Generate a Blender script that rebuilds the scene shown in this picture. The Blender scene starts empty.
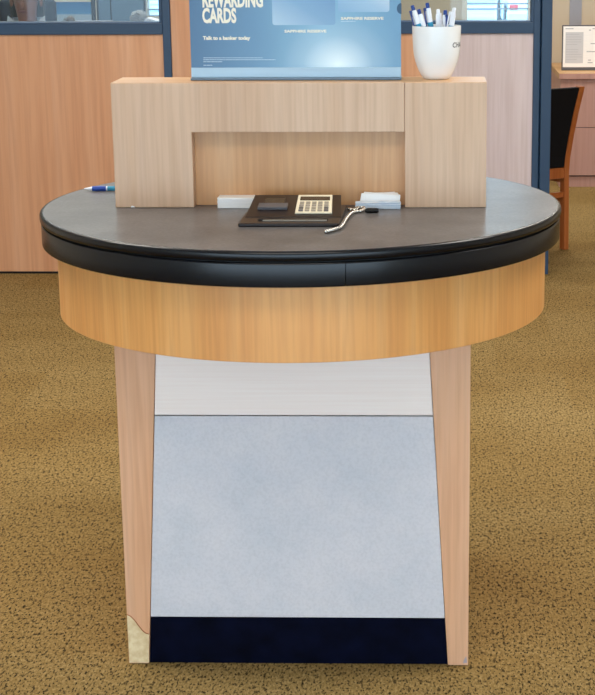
import bpy, bmesh, math, random
from mathutils import Vector, Matrix
random.seed(7)
S = bpy.context.scene
COL = S.collection
PI = math.pi

# ------------------------------------------------------------------ camera
F, PX, PY, HC = 1600.0, 398.79, 300.0, 1.66
YAW, TILT, ROLL = .0225, .2252, -.0042
_fw = Vector((-math.sin(YAW)*math.cos(TILT), math.cos(YAW)*math.cos(TILT), -math.sin(TILT)))
_r0 = Vector((math.cos(YAW), math.sin(YAW), 0)); _u0 = _r0.cross(_fw)
_rt = _r0*math.cos(ROLL)+_u0*math.sin(ROLL); _up = _u0*math.cos(ROLL)-_r0*math.sin(ROLL)
cam_d = bpy.data.cameras.new('camera')
cam = bpy.data.objects.new('camera', cam_d); COL.objects.link(cam)
cam.matrix_world = Matrix((( _rt.x, _up.x, -_fw.x, 0), (_rt.y, _up.y, -_fw.y, 0), (_rt.z, _up.z, -_fw.z, HC), (0,0,0,1)))
cam_d.sensor_width = 36; cam_d.sensor_fit = 'AUTO'
cam_d.lens = F/695*36
cam_d.shift_x = (298.0-PX)/695; cam_d.shift_y = (PY-346.4)/695
cam_d.clip_start = .05; cam_d.clip_end = 200
S.camera = cam

def sight(px, py): return _fw + _rt*((px-PX)/F) - _up*((py-PY)/F)
def at(px, py, Y):
    """world point on the upright plane y = Y, measured from the photograph"""
    d = sight(px, py); t = Y/d.y
    return Vector((d.x*t, Y, HC+d.z*t))
def ontop(px, py, z):
    """world point on the level plane at height z"""
    d = sight(px, py); t = (z-HC)/d.z
    return Vector((d.x*t, d.y*t, z))

# ------------------------------------------------------------------ helpers
def lin(c):
    def f(v):
        v /= 255
        return v/12.92 if v <= .04045 else ((v+.055)/1.055)**2.4
    return (f(c[0]), f(c[1]), f(c[2]), 1)

class BM:
    """collects shapes, becomes one mesh"""
    def __init__(self): self.b = bmesh.new()
    def box(self, x0, x1, y0, y1, z0, z1):
        v = [self.b.verts.new(p) for p in ((x0,y0,z0),(x1,y0,z0),(x1,y1,z0),(x0,y1,z0),(x0,y0,z1),(x1,y0,z1),(x1,y1,z1),(x0,y1,z1))]
        for f in ((0,3,2,1),(4,5,6,7),(0,1,5,4),(1,2,6,5),(2,3,7,6),(3,0,4,7)):
            self.b.faces.new([v[i] for i in f])
        return self
    def prism(self, pts, d):
        """pts: 3D polygon, d: extrusion vector"""
        d = Vector(d)
        a = [self.b.verts.new(p) for p in pts]; c = [self.b.verts.new(Vector(p)+d) for p in pts]
        n = len(pts)
        self.b.faces.new(a); self.b.faces.new(c[::-1])
        for i in range(n):
            j = (i+1) % n
            self.b.faces.new((a[j], a[i], c[i], c[j]))
        return self
    def hexa(self, bot, top):
        a = [self.b.verts.new(p) for p in bot]; c = [self.b.verts.new(p) for p in top]
        self.b.faces.new(a[::-1]); self.b.faces.new(c)
        for i in range(4):
            j = (i+1) % 4
            self.b.faces.new((a[i], a[j], c[j], c[i]))
        return self
    def lathe(self, prof, n=48, cen=(0,0,0), a0=0, a1=2*PI, close=False):
        """prof: list of (r,z); open arcs allowed"""
        full = abs(a1-a0-2*PI) < 1e-6
        m = n if full else n+1
        rings = []
        for r, z in prof:
            if r < 1e-6:
                rings.append([self.b.verts.new((cen[0], cen[1], cen[2]+z))])
            else:
                rings.append([self.b.verts.new((cen[0]+r*math.cos(a0+(a1-a0)*k/n), cen[1]+r*math.sin(a0+(a1-a0)*k/n), cen[2]+z)) for k in range(m)])
        rr = list(zip(rings, rings[1:]))
        if close: rr.append((rings[-1], rings[0]))
        for p, q in rr:
            for k in range(n):
                j = (k+1) % m
                if len(p) == 1 and len(q) == 1: continue
                if len(p) == 1: self.b.faces.new((p[0], q[j], q[k]))
                elif len(q) == 1: self.b.faces.new((p[k], p[j], q[0]))
                else: self.b.faces.new((p[k], p[j], q[j], q[k]))
        if not full and close:
            self.b.faces.new([r[0] for r in rings]); self.b.faces.new([r[-1] for r in rings][::-1])
        return self
    def tube(self, pts, r, n=10):
        pts = [Vector(p) for p in pts]
        rs = r if isinstance(r, (list, tuple)) else [r]*len(pts)
        rings = []; up = None
        for i, p in enumerate(pts):
            t = (pts[min(i+1, len(pts)-1)]-pts[max(i-1, 0)]).normalized()
            if up is None:
                up = t.orthogonal().normalized()
            up = (up - t*up.dot(t)).normalized(); w = t.cross(up)
            rings.append([self.b.verts.new(p+(up*math.cos(2*PI*k/n)+w*math.sin(2*PI*k/n))*rs[i]) for k in range(n)])
        for p, q in zip(rings, rings[1:]):
            for k in range(n):
                j = (k+1) % n
                self.b.faces.new((p[k], p[j], q[j], q[k]))
        self.b.faces.new(rings[0][::-1]); self.b.faces.new(rings[-1])
        return self
    def ball(self, c, r, sc=(1,1,1), seg=12):
        m = Matrix.Translation(c) @ Matrix.Diagonal((sc[0], sc[1], sc[2], 1))
        bmesh.ops.create_uvsphere(self.b, u_segments=seg, v_segments=max(6, seg*2//3), radius=r, matrix=m)
        return self
    def sweep(self, rings):
        vs = [[self.b.verts.new(p) for p in r] for r in rings]
        n = len(vs[0])
        for p, q in zip(vs, vs[1:]):
            for k in range(n):
                j = (k+1) % n
                self.b.faces.new((p[k], p[j], q[j], q[k]))
        self.b.faces.new(vs[0][::-1]); self.b.faces.new(vs[-1])
        return self

def wloc(o):
    v = Vector((0,0,0))
    while o is not None:
        v = v + o.location; o = o.parent
    return v

def obj(name, B, m, parent=None, local=False, bevel=0, smooth=False, seg=2, origin=None):
    bmesh.ops.recalc_face_normals(B.b, faces=B.b.faces[:])
    me = bpy.data.meshes.new(name)
    B.b.to_mesh(me); B.b.free()
    o = bpy.data.objects.new(name, me); COL.objects.link(o)
    me.materials.append(m)
    if parent is not None:
        o.parent = parent
        if not local:
            w = wloc(parent)
            for v in me.vertices: v.co -= w
    elif origin is not None:
        for v in me.vertices: v.co -= Vector(origin)
        o.location = origin
    if smooth:
        for p in me.polygons: p.use_smooth = True
        try: me.set_sharp_from_angle(angle=math.radians(40))
        except Exception: pass
    if bevel:
        md = o.modifiers.new('bevel', 'BEVEL'); md.width = bevel; md.segments = seg; md.limit_method = 'ANGLE'
        md.harden_normals = False
    return o

def tag(o, label=None, cat=None, group=None, kind=None):
    if label: o['label'] = label
    if cat: o['category'] = cat
    if group: o['group'] = group
    if kind: o['kind'] = kind
    return o

def thing(name, label, cat, loc, group=None, rot=(0,0,0)):
    o = bpy.data.objects.new(name, None); COL.objects.link(o)
    o.empty_display_size = .05
    o.location = loc; o.rotation_euler = rot
    return tag(o, label, cat, group)

def struct(name, B, m, parent=None, **k):
    o = obj(name, B, m, parent, **k)
    if parent is None: o['kind'] = 'structure'
    return o

def copy_tree(o, parent=None):
    c = o.copy(); COL.objects.link(c); c.parent = parent
    for ch in list(o.children): copy_tree(ch, c)
    return c

def text_mesh(txt, size, bold=0.0, spacing=1.0, sx=1.0):
    cu = bpy.data.curves.new('lettering', 'FONT'); cu.body = txt; cu.size = size
    cu.offset = bold; cu.space_character = spacing; cu.extrude = .0003; cu.resolution_u = 3
    t = bpy.data.objects.new('lettering', cu); COL.objects.link(t)
    dg = bpy.context.evaluated_depsgraph_get()
    me = bpy.data.meshes.new_from_object(t.evaluated_get(dg))
    bpy.data.objects.remove(t); bpy.data.curves.remove(cu)
    xs = [v.co.x for v in me.vertices]; x0 = min(xs)
    for v in me.vertices: v.co.x = (v.co.x-x0)*sx
    return me

def text(name, txt, parent, m, pos, size, width=None, bold=0.0, spacing=1.0):
    """upright lettering facing -y; pos = left end of the base line (world)"""
    me = text_mesh(txt, size, bold, spacing)
    w = max(v.co.x for v in me.vertices)
    k = width/w if width else 1
    P = Vector(pos) - wloc(parent)
    for v in me.vertices:
        x, y, z = v.co
        v.co = (P.x+x*k, P.y-z, P.z+y)
    me.materials.clear(); me.materials.append(m)
    o = bpy.data.objects.new(name, me); COL.objects.link(o); o.parent = parent
    return o

# ------------------------------------------------------------------ materials
def mat(name, col, rough=.5, metal=0, spec=.5, coat=0):
    m = bpy.data.materials.new(name); m.use_nodes = True
    b = m.node_tree.nodes['Principled BSDF']
    b.inputs['Base Color'].default_value = lin(col) if len(col) == 3 else col
    b.inputs['Roughness'].default_value = rough; b.inputs['Metallic'].default_value = metal
    b.inputs['Specular IOR Level'].default_value = spec
    if coat: b.inputs['Coat Weight'].default_value = coat; b.inputs['Coat Roughness'].default_value = .1
    return m

class NT:
    def __init__(self, m):
        self.t = m.node_tree; self.n = m.node_tree.nodes; self.b = self.n['Principled BSDF']
    def new(self, kind, **kw):
        x = self.n.new(kind)
        for k, v in kw.items():
            if k in x.inputs: x.inputs[k].default_value = v
            else: setattr(x, k, v)
        return x
    def link(self, a, b): self.t.links.new(a, b)
    def coords(self, scale, kind='Object', rot=(0,0,0)):
        tc = self.new('ShaderNodeTexCoord'); mp = self.new('ShaderNodeMapping')
        mp.inputs['Scale'].default_value = scale; mp.inputs['Rotation'].default_value = rot
        self.link(tc.outputs[kind], mp.inputs['Vector']); return mp.outputs['Vector']
    def noise(self, vec, scale=1, detail=4, rough=.55, dist=0):
        x = self.new('ShaderNodeTexNoise'); x.inputs['Scale'].default_value = scale
        x.inputs['Detail'].default_value = detail; x.inputs['Roughness'].default_value = rough
        x.inputs['Distortion'].default_value = dist
        self.link(vec, x.inputs['Vector']); return x.outputs['Fac']
    def ramp(self, fac, stops):
        r = self.new('ShaderNodeValToRGB'); e = r.color_ramp.elements
        while len(e) < len(stops): e.new(.5)
        for i, (p, c) in enumerate(stops):
            e[i].position = p; e[i].color = lin(c) if len(c) == 3 else c
        self.link(fac, r.inputs['Fac']); return r.outputs['Color']
    def mix(self, a, b, fac, mode='MIX'):
        x = self.new('ShaderNodeMix', data_type='RGBA', blend_type=mode)
        if isinstance(fac, float): x.inputs[0].default_value = fac
        else: self.link(fac, x.inputs[0])
        for s, i in ((a, 6), (b, 7)):
            if isinstance(s, tuple): x.inputs[i].default_value = lin(s) if len(s) == 3 else s
            else: self.link(s, x.inputs[i])
        return x.outputs[2]
    def bump(self, h, strength=.2, dist=.002):
        x = self.new('ShaderNodeBump'); x.inputs['Strength'].default_value = strength; x.inputs['Distance'].default_value = dist
        self.link(h, x.inputs['Height']); self.link(x.outputs['Normal'], self.b.inputs['Normal'])
    def base(self, c): self.link(c, self.b.inputs['Base Color'])

def wood(name, dark, mid, light, rough=.4, scale=1.0, axis='z', spec=.4):
    m = mat(name, mid, rough, spec=spec); t = NT(m)
    s = {'z': (14, 14, .7), 'x': (.7, 14, 14), 'y': (14, .7, 14)}[axis]
    s2 = {'z': (110, 110, 4), 'x': (4, 110, 110), 'y': (110, 4, 110)}[axis]
    s3 = {'z': (4, 4, .3), 'x': (.3, 4, 4), 'y': (4, .3, 4)}[axis]
    a = t.noise(t.coords(tuple(k*scale for k in s)), 1, 3, .5, .8)
    b = t.noise(t.coords(tuple(k*scale for k in s2)), 1, 2, .5)
    c = t.noise(t.coords(tuple(k*scale for k in s3)), 1, 2, .5, .3)
    col = t.ramp(a, [(.25, dark), (.5, mid), (.75, light)])
    fine = t.ramp(b, [(.35, (232, 226, 222)), (.6, (255, 255, 255))])
    big = t.ramp(c, [(.3, (240, 232, 225)), (.65, (255, 255, 255))])
    t.base(t.mix(t.mix(col, fine, .5, 'MULTIPLY'), big, .8, 'MULTIPLY'))
    return m

M = {}
M['maple'] = wood('maple veneer', (208,170,138), (215,180,150), (221,189,162), .42)
M['maple_top'] = wood('maple veneer lengthwise', (208,164,118), (216,174,128), (222,184,142), .35, axis='x')
M['honey'] = wood('honey veneer', (222,154,84), (232,168,98), (238,181,117), .45, spec=.6)
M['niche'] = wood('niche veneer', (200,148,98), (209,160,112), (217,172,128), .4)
M['leg'] = wood('pink maple veneer', (219,162,120), (227,174,136), (233,186,152), .42)
M['pale_core'] = mat('bare particle board', (226,200,158), .8, spec=.2)
t = NT(M['pale_core']); t.base(t.ramp(t.noise(t.coords((60,60,60)), 1, 5), [(.35,(214,184,140)), (.65,(234,212,172))]))
M['wall_wood'] = wood('partition veneer', (204,148,108), (214,162,124), (220,174,142), .42, .6)
M['wall_wood_daylit'] = wood('daylight tinted partition veneer', (208,194,200), (215,203,209), (221,211,217), .42, .6)  # partition veneer again, with the cool daylight put into its colour
M['chair_wood'] = wood('cherry wood', (150,78,34), (172,96,46), (190,114,60), .35)
M['desk_wood'] = wood('pinkish laminate', (190,146,136), (200,158,148), (208,168,158), .45, .5)
M['desk_top'] = wood('desk top veneer', (198,152,100), (210,168,116), (220,180,132), .4, .6, 'x')

M['laminate'] = mat('dark grey laminate', (110,107,106), .30, spec=.12)
t = NT(M['laminate'])
n1 = t.noise(t.coords((9,9,9)), 1, 6, .6); n2 = t.noise(t.coords((120,120,120)), 1, 3, .6)
t.base(t.mix(t.ramp(n1, [(.3,(94,92,93)), (.7,(117,114,115))]), t.ramp(n2, [(.3,(196,194,192)), (.7,(255,255,255))]), .7, 'MULTIPLY'))
t.bump(n2, .04, .001)
M['band'] = mat('black edge band', (4,7,16), .25, spec=.38)
M['toe'] = mat('navy toe kick', (5,8,24), .7, spec=.05)
t = NT(M['toe']); t.base(t.ramp(t.noise(t.coords((14,14,14)), 1, 5), [(.3,(2,3,14)), (.7,(6,11,34))]))
M['panel'] = mat('mottled grey laminate', (214,218,220), .5, spec=.3)
t = NT(M['panel'])
n1 = t.noise(t.coords((7,7,7)), 1, 6, .62); n2 = t.noise(t.coords((160,160,160)), 1, 2, .5)
t.base(t.mix(t.ramp(n1, [(.3,(204,204,211)), (.52,(213,210,216)), (.74,(220,215,219))]), t.ramp(n2, [(.3,(236,236,236)), (.6,(255,255,255))]), .5, 'MULTIPLY'))
M['header'] = mat('off white laminate', (232,218,212), .5, spec=.3)
t = NT(M['header']); t.base(t.ramp(t.noise(t.coords((3,60,200)), 1, 3), [(.3,(246,229,221)), (.7,(250,236,229))]))
M['black'] = mat('black', (10,10,12), .6, spec=.3)
M['black_plastic'] = mat('black plastic', (32,22,20), .35, spec=.5)
M['dark_plastic'] = mat('charcoal plastic', (84,82,86), .35, spec=.5)
M['lcd'] = mat('dark display', (44,40,36), .15, spec=.6)
M['cream_plastic'] = mat('cream plastic', (226,216,192), .45)
M['grey_key'] = mat('grey key', (150,142,130), .5)
M['silver'] = mat('nickel', (210,208,204), .25, 1)
M['paper'] = mat('white paper', (240,240,242), .8, spec=.2)
t = NT(M['paper']); t.base(t.ramp(t.noise(t.coords((4,4,700)), 1, 2), [(.35,(242,242,244)), (.6,(253,252,251))]))
M['blue_paper'] = mat('pale blue paper', (206,220,236), .8, spec=.2)
t = NT(M['blue_paper']); t.base(t.ramp(t.noise(t.coords((30,30,500)), 1, 3), [(.35,(186,206,228)), (.6,(226,234,244))]))
M['mug'] = mat('white glazed ceramic', (236,236,236), .25, spec=.5)
M['ink'] = mat('dark grey print', (50,52,58), .5)
M['pen_white'] = mat('white pen plastic', (226,230,238), .3)
M['pen_blue'] = mat('blue pen plastic', (22,62,136), .3)
M['pen_teal'] = mat('teal rubber', (40,140,178), .45)
M['pen_navy'] = mat('royal blue rubber', (20,66,160), .4)
M['frame'] = mat('slate blue painted metal', (30,60,92), .4, spec=.5)
M['frame_dark'] = mat('dark glazing gasket', (16,24,38), .5)
M['bead'] = mat('pale glazing bead', (70,96,130), .4)
M['white_wall'] = mat('warm white paint', (226,220,206), .8, spec=.2)
M['beige_wall'] = mat('beige paint', (206,194,174), .8, spec=.2)
M['ceiling'] = mat('ceiling tile', (232,230,226), .9, spec=.1)
M['stripe'] = mat('grey blue paint', (160,164,176), .8, spec=.2)
M['chair_fabric'] = mat('black fabric', (14,13,17), .85, spec=.2)
M['skin'] = mat('skin', (150,96,76), .55, spec=.4)
M['hair'] = mat('dark hair', (36,28,26), .6)
M['shirt'] = mat('white shirt', (226,232,238), .8, spec=.2)
M['eye'] = mat('eye', (60,42,34), .3)
M['lip'] = mat('lip', (128,66,60), .5)
M['acrylic'] = mat('pale blue acrylic', (150,178,198), .25, spec=.6)
M['rail'] = mat('grey metal rail', (92,110,126), .35, .5)
M['letter'] = mat('cream print', (244,236,218), .6)
M['letter_dim'] = mat('pale blue print', (196,216,230), .6)

# printed advertisement: blue artwork with a soft pale burst low on the right
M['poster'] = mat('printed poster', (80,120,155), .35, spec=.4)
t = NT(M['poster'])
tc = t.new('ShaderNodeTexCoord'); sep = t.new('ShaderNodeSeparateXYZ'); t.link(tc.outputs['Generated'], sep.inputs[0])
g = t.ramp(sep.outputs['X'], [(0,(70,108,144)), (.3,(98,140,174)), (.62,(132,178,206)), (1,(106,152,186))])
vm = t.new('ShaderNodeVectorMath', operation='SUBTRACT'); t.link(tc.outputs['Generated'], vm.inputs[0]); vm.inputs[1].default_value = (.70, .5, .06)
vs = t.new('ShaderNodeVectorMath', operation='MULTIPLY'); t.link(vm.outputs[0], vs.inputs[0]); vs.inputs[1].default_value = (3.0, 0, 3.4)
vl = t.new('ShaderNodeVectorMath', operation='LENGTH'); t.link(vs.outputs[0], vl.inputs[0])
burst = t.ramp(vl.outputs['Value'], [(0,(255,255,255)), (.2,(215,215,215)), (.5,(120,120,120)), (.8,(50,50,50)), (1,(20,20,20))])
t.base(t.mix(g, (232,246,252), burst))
def card_mat(name, a, b, c):
    m = mat(name, b, .35, spec=.4); t = NT(m)
    tc = t.new('ShaderNodeTexCoord'); sep = t.new('ShaderNodeSeparateXYZ'); t.link(tc.outputs['Generated'], sep.inputs[0])
    ad = t.new('ShaderNodeMath', operation='ADD'); t.link(sep.outputs['X'], ad.inputs[0]); t.link(sep.outputs['Z'], ad.inputs[1])
    hf = t.new('ShaderNodeMath', operation='MULTIPLY'); t.link(ad.outputs[0], hf.inputs[0]); hf.inputs[1].default_value = .5
    t.base(t.ramp(hf.outputs[0], [(0,a), (.45,b), (1,c)])); return m
M['card_a'] = card_mat('printed card', (176,202,222), (128,166,200), (104,144,186))
M['card_b'] = card_mat('printed card grey', (132,172,206), (158,190,216), (222,228,236))

# carpet
M['carpet'] = mat('brown carpet', (140,112,66), .95, spec=.1)
t = NT(M['carpet'])
v1 = t.coords((1,1,1))
sp = t.noise(t.coords((1,.5,1)), 150, 4, .75)
dk = t.noise(t.coords((1,.42,1)), 190, 1, .5)
dk2 = t.noise(t.coords((1,.45,1)), 120, 1.5, .55)
lo = t.noise(t.coords((.5,1.1,1)), 1.3, 3, .5)
speck = t.ramp(sp, [(.30,(124,102,64)), (.48,(154,130,84)), (.70,(192,168,120))])
spots = t.ramp(dk, [(.33,(36,34,36)), (.42,(255,255,255))])
spots2 = t.ramp(dk2, [(.33,(70,68,66)), (.44,(255,255,255))])
tone = t.ramp(lo, [(.3,(222,212,196)), (.5,(242,238,230)), (.7,(255,255,255))])
tw = t.new('ShaderNodeTexBrick'); tw.offset = .5; tw.squash = 1
tw.inputs['Scale'].default_value = 1; tw.inputs['Mortar Size'].default_value = 0
tw.inputs['Brick Width'].default_value = .5; tw.inputs['Row Height'].default_value = .5
tw.inputs['Color1'].default_value = lin((255,255,255)); tw.inputs['Color2'].default_value = lin((243,238,228))
t.link(v1, tw.inputs['Vector'])
t.base(t.mix(t.mix(t.mix(t.mix(speck, spots, .9, 'MULTIPLY'), spots2, .8, 'MULTIPLY'), tone, 1.0, 'MULTIPLY'), tw.outputs['Color'], 1.0, 'MULTIPLY'))
t.bump(sp, .5, .004)

def glass_mat():
    m = bpy.data.materials.new('clear glass'); m.use_nodes = True; n = m.node_tree.nodes; n.clear()
    o = n.new('ShaderNodeOutputMaterial'); mx = n.new('ShaderNodeMixShader'); tr = n.new('ShaderNodeBsdfTransparent'); gl = n.new('ShaderNodeBsdfGlossy')
    tr.inputs[0].default_value = (.86,.93,.97,1); gl.inputs['Roughness'].default_value = .02
    fr = n.new('ShaderNodeFresnel'); fr.inputs[0].default_value = 1.35
    l = m.node_tree.links
    l.new(fr.outputs[0], mx.inputs[0]); l.new(tr.outputs[0], mx.inputs[1]); l.new(gl.outputs[0], mx.inputs[2]); l.new(mx.outputs[0], o.inputs[0])
    return m
M['glass'] = glass_mat()
def emit(name, col, s):
    m = bpy.data.materials.new(name); m.use_nodes = True; n = m.node_tree.nodes; n.clear()
    o = n.new('ShaderNodeOutputMaterial'); e = n.new('ShaderNodeEmission'); e.inputs[0].default_value = lin(col); e.inputs[1].default_value = s
    m.node_tree.links.new(e.outputs[0], o.inputs[0]); return m

# ------------------------------------------------------------------ setting
YW = 7.857                       # front face of the office partition
struct('floor', BM().box(-4.6, 4.2, -2.5, 12.0, -.1, 0), M['carpet'])
struct('ceiling', BM().box(-4.6, 4.2, -2.5, 12.0, 2.8, 2.9), M['ceiling'])
struct('wall_left', BM().box(-4.7, -4.6, -2.5, 12.0, 0, 2.8), M['white_wall'])
struct('daylight_baffle', BM().box(-4.6, 4.2, -2.6, -2.5, 2.0, 2.8), M['white_wall'])  # unseen wall strip, added to hold the incoming daylight low
struct('wall_right', BM().box(4.2, 4.3, -2.5, 12.0, 0, 2.8), M['white_wall'])

xl0, xl1 = -4.58, at(163.5, 33, YW).x      # left wood panel
xp0, xp1 = xl1, at(171.5, 33, YW).x        # post
xm1 = at(385, 33, YW).x
xr0, xr1 = at(437, 60, YW).x, at(534, 60, YW).x
zs0, zs1 = 1.1908, at(300, 20.3, YW).z
struct('wall_back', BM().box(xl0, xl1, YW, YW+.09, .012, zs0), M['wall_wood'])
struct('wall_middle', BM().box(xp1, xm1, YW, YW+.09, .012, 2.6), M['wall_wood'], bevel=.001)
struct('wall_front', BM().box(xm1, xr0, YW, YW+.09, .012, zs0), M['wall_wood'])
struct('wall_end', BM().box(xr0, xr1, YW, YW+.09, .012, zs0), M['wall_wood_daylit'])
struct('baseboard_back', BM().box(xl0, xr1, YW+.004, YW+.086, 0, .012), M['black'])
struct('trim_1', BM().box(xp0, xp1, YW-.012, YW+.10, 0, 2.6), M['frame'], bevel=.003)
# the end post is two ridged bars with a groove between them
xe0, xe1, xe2, xe3 = at(533.5, 60, YW).x, at(540.2, 60, YW).x, at(541.5, 60, YW).x, at(552, 60, YW).x
struct('trim_2', BM().box(xe0, xe1, YW-.010, YW+.10, 0, 2.6).box(xe1, xe2, YW+.006, YW+.09, 0, 2.6)
       .box(xe2, xe3, YW-.016, YW+.11, 0, 2.6), M['frame'], bevel=.004)
struct('trim_3', BM().box(xl0, xe3, YW-.012, YW+.10, 2.6, 2.72), M['frame'], bevel=.003)
struct('wall_top', BM().box(xl0, xe3, YW, YW+.09, 2.72, 2.8), M['white_wall'])

def glazed(n, x0, x1):
    w = struct('window_%d' % n, BM().box(x0, x1, YW-.012, YW+.10, zs0, zs1-.006)
               .box(x0, x0+.016, YW-.008, YW+.09, zs1-.006, 2.6).box(x1-.016, x1, YW-.008, YW+.09, zs1-.006, 2.6)
               .box(x0, x1, YW-.008, YW+.09, 2.57, 2.6), M['frame'], bevel=.003)
    obj('window_sill', BM().box(x0+.016, x1-.016, YW-.010, YW+.096, zs1-.006, zs1), M['bead'], w, bevel=.002)
    obj('window_pane', BM().box(x0+.016, x1-.016, YW+.035, YW+.043, zs1-.004, 2.572), M['glass'], w)
    return w
glazed(1, xl0, xl1)
glazed(2, xm1, xr1)

# far wall of the offices with two outside windows
YF = 11.6
wx0, wx1 = at(145, 10, YF).x, -1.30
wz0 = at(150, 15, YF).z
vx0, vx1 = at(465, 10, YF).x, at(531.5, 10, YF).x
vz0 = at(500, 23.2, YF).z
ZT = 2.3
struct('wall_far', BM().box(-4.6, wx0, YF, YF+.15, 0, 2.8).box(wx0, wx1, YF, YF+.15, 0, wz0).box(wx0, wx1, YF, YF+.15, ZT, 2.8)
       .box(wx1, vx0, YF, YF+.15, 0, 2.8).box(vx0, vx1, YF, YF+.15, 0, vz0).box(vx0, vx1, YF, YF+.15, ZT, 2.8)
       .box(vx1, 4.2, YF, YF+.15, 0, 2.8), M['beige_wall'])
struct('trim_4', BM().box(at(570, 10, YF).x, at(582, 10, YF).x, YF-.012, YF+.002, 0, 2.8), M['stripe'])
M['blind'] = mat('pale blind slat', (150,160,172), .6)
def outside(n, x0, x1, z0, bars):
    w = struct('window_%d' % n, BM().box(x0-.02, x0+.02, YF-.01, YF+.12, z0-.02, ZT+.02).box(x1-.02, x1+.02, YF-.01, YF+.12, z0-.02, ZT+.02)
               .box(x0-.02, x1+.02, YF-.01, YF+.12, z0-.03, z0), M['white_wall'])
    obj('window_pane', BM().box(x0, x1, YF+.07, YF+.076, z0, ZT), M['glass'], w)
    b = BM()
    for z in bars: b.box(x0, x1, YF+.02, YF+.05, z-.004, z+.004)
    obj('blind', b, M['blind'], w)
outside(3, wx0, wx1, wz0, [at(150, 8.5, YF).z + k*.12 for k in range(9)])
outside(4, vx0, vx1, vz0, [at(500, 8, YF).z + k*.036 for k in range(30)])
M['paving'] = mat('pale concrete paving', (226,226,222), .9, spec=.1)
t = NT(M['paving']); t.base(t.ramp(t.noise(t.coords((.25,.6,1)), 1, 4), [(.3,(96,128,150)), (.6,(184,190,192))]))
struct('ground', BM().box(-40, 40, 12.0, 90, -.3, -.1), M['paving'])

# ceiling lamps (recessed troffers)
lamp_mat = emit('lit diffuser', (255,246,232), 1.9)
def troffer(x, y, power, col=(1,.95,.87), sx=1.2, sy=.6):
    o = thing('ceiling_light', 'recessed ceiling light panel above the bank floor', 'ceiling light', (x, y, 2.8), 'recessed ceiling light panels')
    obj('frame', BM().box(-sx/2-.03, sx/2+.03, -sy/2-.03, sy/2+.03, -.012, -.001), M['ceiling'], o, local=True)
    obj('diffuser', BM().box(-sx/2, sx/2, -sy/2, sy/2, -.018, -.0125), lamp_mat, o, local=True)
    l = bpy.data.lights.new('lamp', 'AREA'); l.shape = 'RECTANGLE'; l.size = sx; l.size_y = sy; l.energy = power; l.color = col
    lo = bpy.data.objects.new('lamp', l); COL.objects.link(lo); lo.location = (x, y, 2.775)
troffer(-.35, 2.2, 12)
troffer(-2.1, 3.9, 32)
troffer(1.5, 3.9, 32)
troffer(-1.6, 6.0, 22)
troffer(.9, 6.2, 24)
troffer(-2.4, 9.6, 24)
troffer(.8, 9.8, 42)

# ------------------------------------------------------------------ writing desk
TC = Vector((-.3147, 3.7989, 0)); R = .6195; H = 1.0334
desk = thing('writing_desk', 'round-topped wooden writing desk with black edge and grey front panel', 'desk', TC)
YL = 3.4439; cx = TC.x
obj('tabletop', BM().lathe([(0,H-.02),(R-.009,H-.02),(R-.009,H),(0,H)], 160, (TC.x,TC.y,0)), M['laminate'], desk, smooth=True)
def rnd(r0, r1, z0, z1, q, k=5):
    """ring profile with rounded outer corners"""
    p = [(r0, z0)]
    for i in range(k+1):
        a = -PI/2 + PI/2*i/k; p.append((r1-q+q*math.cos(a), z0+q+q*math.sin(a)))
    for i in range(k+1):
        a = PI/2*i/k; p.append((r1-q+q*math.cos(a), z1-q+q*math.sin(a)))
    p.append((r0, z1)); return p
obj('edge_band', BM().lathe(rnd(R-.0085, R, H-.0215, H-.0002, .0075), 200, (TC.x,TC.y,0), close=True), M['band'], desk, smooth=True)
a_s = math.atan2(-1, .135/.60)   # joint in the lower band, a little right of the middle
obj('lower_band', BM().lathe(rnd(.56, R-.003, H-.076, H-.0245, .004), 200, (TC.x,TC.y,0), a_s+.0012, a_s+2*PI-.0012, close=True), M['band'], desk, smooth=True)
obj('spacer', BM().lathe([(.55,H-.0245),(R-.011,H-.0245),(R-.011,H-.0215),(.55,H-.0215)], 120, (TC.x,TC.y,0), close=True), M['black'], desk, smooth=True)
obj('substrate', BM().lathe([(0,H-.06),(.559,H-.06),(.559,H-.0205),(0,H-.0205)], 96, (TC.x,TC.y,0)), M['black'], desk)
RA = .583; za0, za1 = .790, H-.076
obj('apron', BM().lathe([(RA-.018,za0),(RA-.001,za0),(RA,za0+.001),(RA,za1-.0003),(RA-.018,za1-.0003)], 200, (TC.x,TC.y,0), close=True), M['honey'], desk, smooth=True)
YB = 2*TC.y - YL
ho, ib, it, zt = .3962, .3491, .3035, .81
def leg(side, y0, y1):
    s = side
    b = [(cx+s*ho, y0, .0012), (cx+s*ib, y0, .0012), (cx+s*ib, y1, .0012), (cx+s*ho, y1, .0012)]
    q = [(cx+s*ho*1.004, y0, zt), (cx+s*it, y0, zt), (cx+s*it, y1, zt), (cx+s*ho*1.004, y1, zt)]
    o = obj('leg', BM().hexa(b, q), M['leg'], desk, bevel=.0012)
    obj('foot', BM().box(min(cx+s*(ho-.006), cx+s*(ib+.006)), max(cx+s*(ho-.006), cx+s*(ib+.006)), min(y0,y1)+.004, max(y0,y1)-.004, 0, .0012), M['black'], o)
    return o
lfl = leg(-1, YL, YL+.06); lfr = leg(1, YL, YL+.06)
leg(-1, YB-.06, YB); leg(1, YB-.06, YB)
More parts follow.
